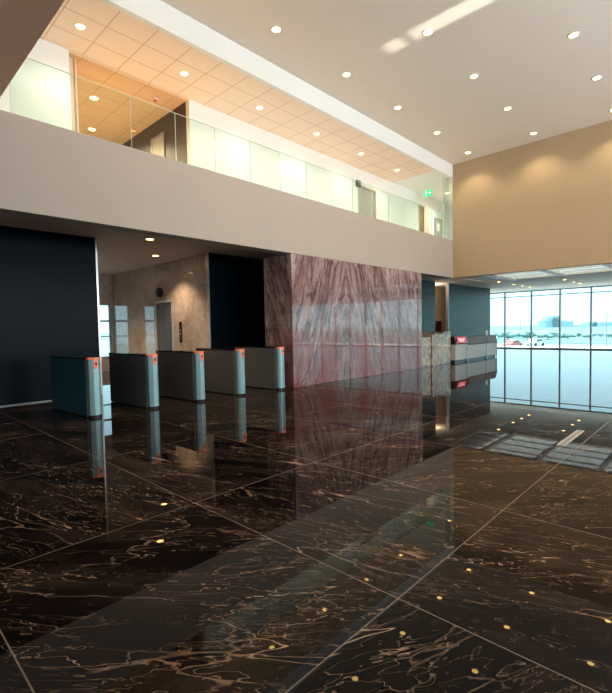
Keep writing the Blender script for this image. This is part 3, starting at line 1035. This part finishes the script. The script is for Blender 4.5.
MAT['fac1'] = make_facade('pale_blue_facade', (0.30, 0.47, 0.52), (0.27, 0.43, 0.49), 4.0, 3.4)  # distance haze put into wall and window colours of the skyline
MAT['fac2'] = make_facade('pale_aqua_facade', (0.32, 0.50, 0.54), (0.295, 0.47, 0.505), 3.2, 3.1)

struct('ground_terrace', MB().box(-40, 90, YG + 0.16, 33.2, -0.5, -0.02), MAT['deck'])
struct('ground_side_terrace', MB().box(XR + 0.3, 160, -60, YF - 0.02, -0.4, -0.02), MAT['terracotta'])
struct('ground_road', MB().box(-400, 300, 33.2, 112, -3.4, -3.0), MAT['road'])
struct('ground_verge', MB().box(-1600, 900, 112, 1500, -3.3, -2.9), MAT['verge'])
struct('ground_left', MB().box(-200, -11, -60, 30, -3.4, -3.0), MAT['verge'])


def inv(px, py, depth):
    """point in the place for a bearing px (photo) at a distance along the view direction"""
    d_ = fw + rt * ((px - 305.28) / 443.37) - up * ((py - 348.48) / 443.37)
    return Vector((7.947, 0, 1.5)) + d_ * depth


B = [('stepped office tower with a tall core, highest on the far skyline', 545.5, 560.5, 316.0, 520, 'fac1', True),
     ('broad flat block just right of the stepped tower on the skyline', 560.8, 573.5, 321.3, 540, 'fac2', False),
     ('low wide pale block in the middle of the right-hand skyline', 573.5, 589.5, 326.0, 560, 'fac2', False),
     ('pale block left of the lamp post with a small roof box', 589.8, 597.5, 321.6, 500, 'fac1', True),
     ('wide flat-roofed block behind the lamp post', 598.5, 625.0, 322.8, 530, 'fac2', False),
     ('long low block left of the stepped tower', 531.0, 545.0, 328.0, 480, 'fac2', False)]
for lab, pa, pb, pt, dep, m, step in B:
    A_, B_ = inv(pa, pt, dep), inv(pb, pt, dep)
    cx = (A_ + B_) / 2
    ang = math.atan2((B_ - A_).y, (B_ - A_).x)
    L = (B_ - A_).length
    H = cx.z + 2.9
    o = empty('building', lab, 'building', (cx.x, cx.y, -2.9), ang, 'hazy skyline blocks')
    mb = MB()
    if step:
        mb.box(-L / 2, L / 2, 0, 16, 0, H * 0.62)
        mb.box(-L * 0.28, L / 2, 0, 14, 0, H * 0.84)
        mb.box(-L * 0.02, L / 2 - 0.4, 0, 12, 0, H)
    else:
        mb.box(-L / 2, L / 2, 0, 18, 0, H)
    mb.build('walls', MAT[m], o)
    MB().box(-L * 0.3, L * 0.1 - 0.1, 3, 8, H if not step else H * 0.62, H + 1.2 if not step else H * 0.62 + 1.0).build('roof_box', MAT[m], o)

# trees beyond the road
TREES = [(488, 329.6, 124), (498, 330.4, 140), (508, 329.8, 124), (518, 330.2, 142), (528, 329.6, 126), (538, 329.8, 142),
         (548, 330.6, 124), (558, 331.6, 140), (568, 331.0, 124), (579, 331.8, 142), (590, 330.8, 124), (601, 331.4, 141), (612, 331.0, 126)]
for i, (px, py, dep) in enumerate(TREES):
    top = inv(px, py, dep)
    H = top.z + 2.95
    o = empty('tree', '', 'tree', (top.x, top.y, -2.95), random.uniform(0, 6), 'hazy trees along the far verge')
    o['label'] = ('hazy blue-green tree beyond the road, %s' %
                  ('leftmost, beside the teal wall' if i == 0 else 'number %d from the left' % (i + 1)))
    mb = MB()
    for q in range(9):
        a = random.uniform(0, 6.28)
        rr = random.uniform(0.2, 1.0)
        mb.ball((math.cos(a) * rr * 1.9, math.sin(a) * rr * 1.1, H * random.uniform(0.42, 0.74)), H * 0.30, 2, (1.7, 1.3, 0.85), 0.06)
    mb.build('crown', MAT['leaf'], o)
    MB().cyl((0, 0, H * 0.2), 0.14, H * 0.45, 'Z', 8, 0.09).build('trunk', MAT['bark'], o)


def car(label, px, py, dep, paint, rz, scale=1.0):
    p = inv(px, py, dep)
    o = empty('car', label, 'car', (p.x, p.y, -3.0), rz, 'cars on the road outside')
    prof = [(-2.05, 0.35), (-2.1, 0.75), (-1.5, 0.88), (-0.9, 1.42), (0.75, 1.47), (1.35, 0.98), (2.0, 0.85), (2.1, 0.4)]
    prof = [(a * scale, b * scale) for a, b in prof]
    MB().prism_axis(prof, -0.85, 0.85, 'Y').build('body', paint, o)
    wp = [(-1.28, 0.93), (-0.86, 1.34), (0.70, 1.39), (1.18, 0.97)]
    MB().prism_axis(wp, -0.862, 0.862, 'Y').build('windows', MAT['carglass'], o)
    for sx in (-1.3, 1.3):
        for sy in (-0.8, 0.8):
            MB().cyl((sx, sy, 0.33), 0.33, 0.22, 'Y', 18).build('wheel', MAT['tyre'], o)
    return o


car('red car parked on the road beyond the far windows', 512.5, 342, 86, MAT['carred'], 1.35)
car('white car on the road right of the red car', 535.5, 344, 92, MAT['carwhite'], 1.3)

# street lamp
p = inv(606.5, 330, 75)
o = empty('street_lamp', 'thin street lamp with a short arm at the right edge of the far windows', 'street lamp', (p.x, p.y, -3.0))
top = inv(606.5, 312, 75).z + 3.0
MB().cyl((0, 0, top / 2), 0.09, top, 'Z', 10, 0.06).build('pole', MAT['mullion'], o)
MB().box(0, 2.2, -0.04, 0.04, top - 0.70, top - 0.62).build('arm', MAT['mullion'], o)
MB().box(1.6, 2.3, -0.12, 0.12, top - 0.66, top - 0.54, 0.03, 1).build('lamp_head', MAT['mullion'], o)
for px, py, nm in ((516.5, 319.5, 'shorter'), (520.5, 320.0, 'taller')):
    pass
p = inv(520.3, 330, 300)
top = inv(520.3, 319.8, 300).z + 2.9
o = empty('mast', 'slim antenna mast rising above the left part of the skyline', 'mast', (p.x, p.y, -2.9))
MB().cyl((0, 0, top / 2), 0.30, top, 'Z', 8, 0.15).build('pole', MAT['mullion'], o)
MB().box(-1.0, 1.0, -0.1, 0.1, top * 0.8, top * 0.8 + 0.15).build('crossbar', MAT['mullion'], o)
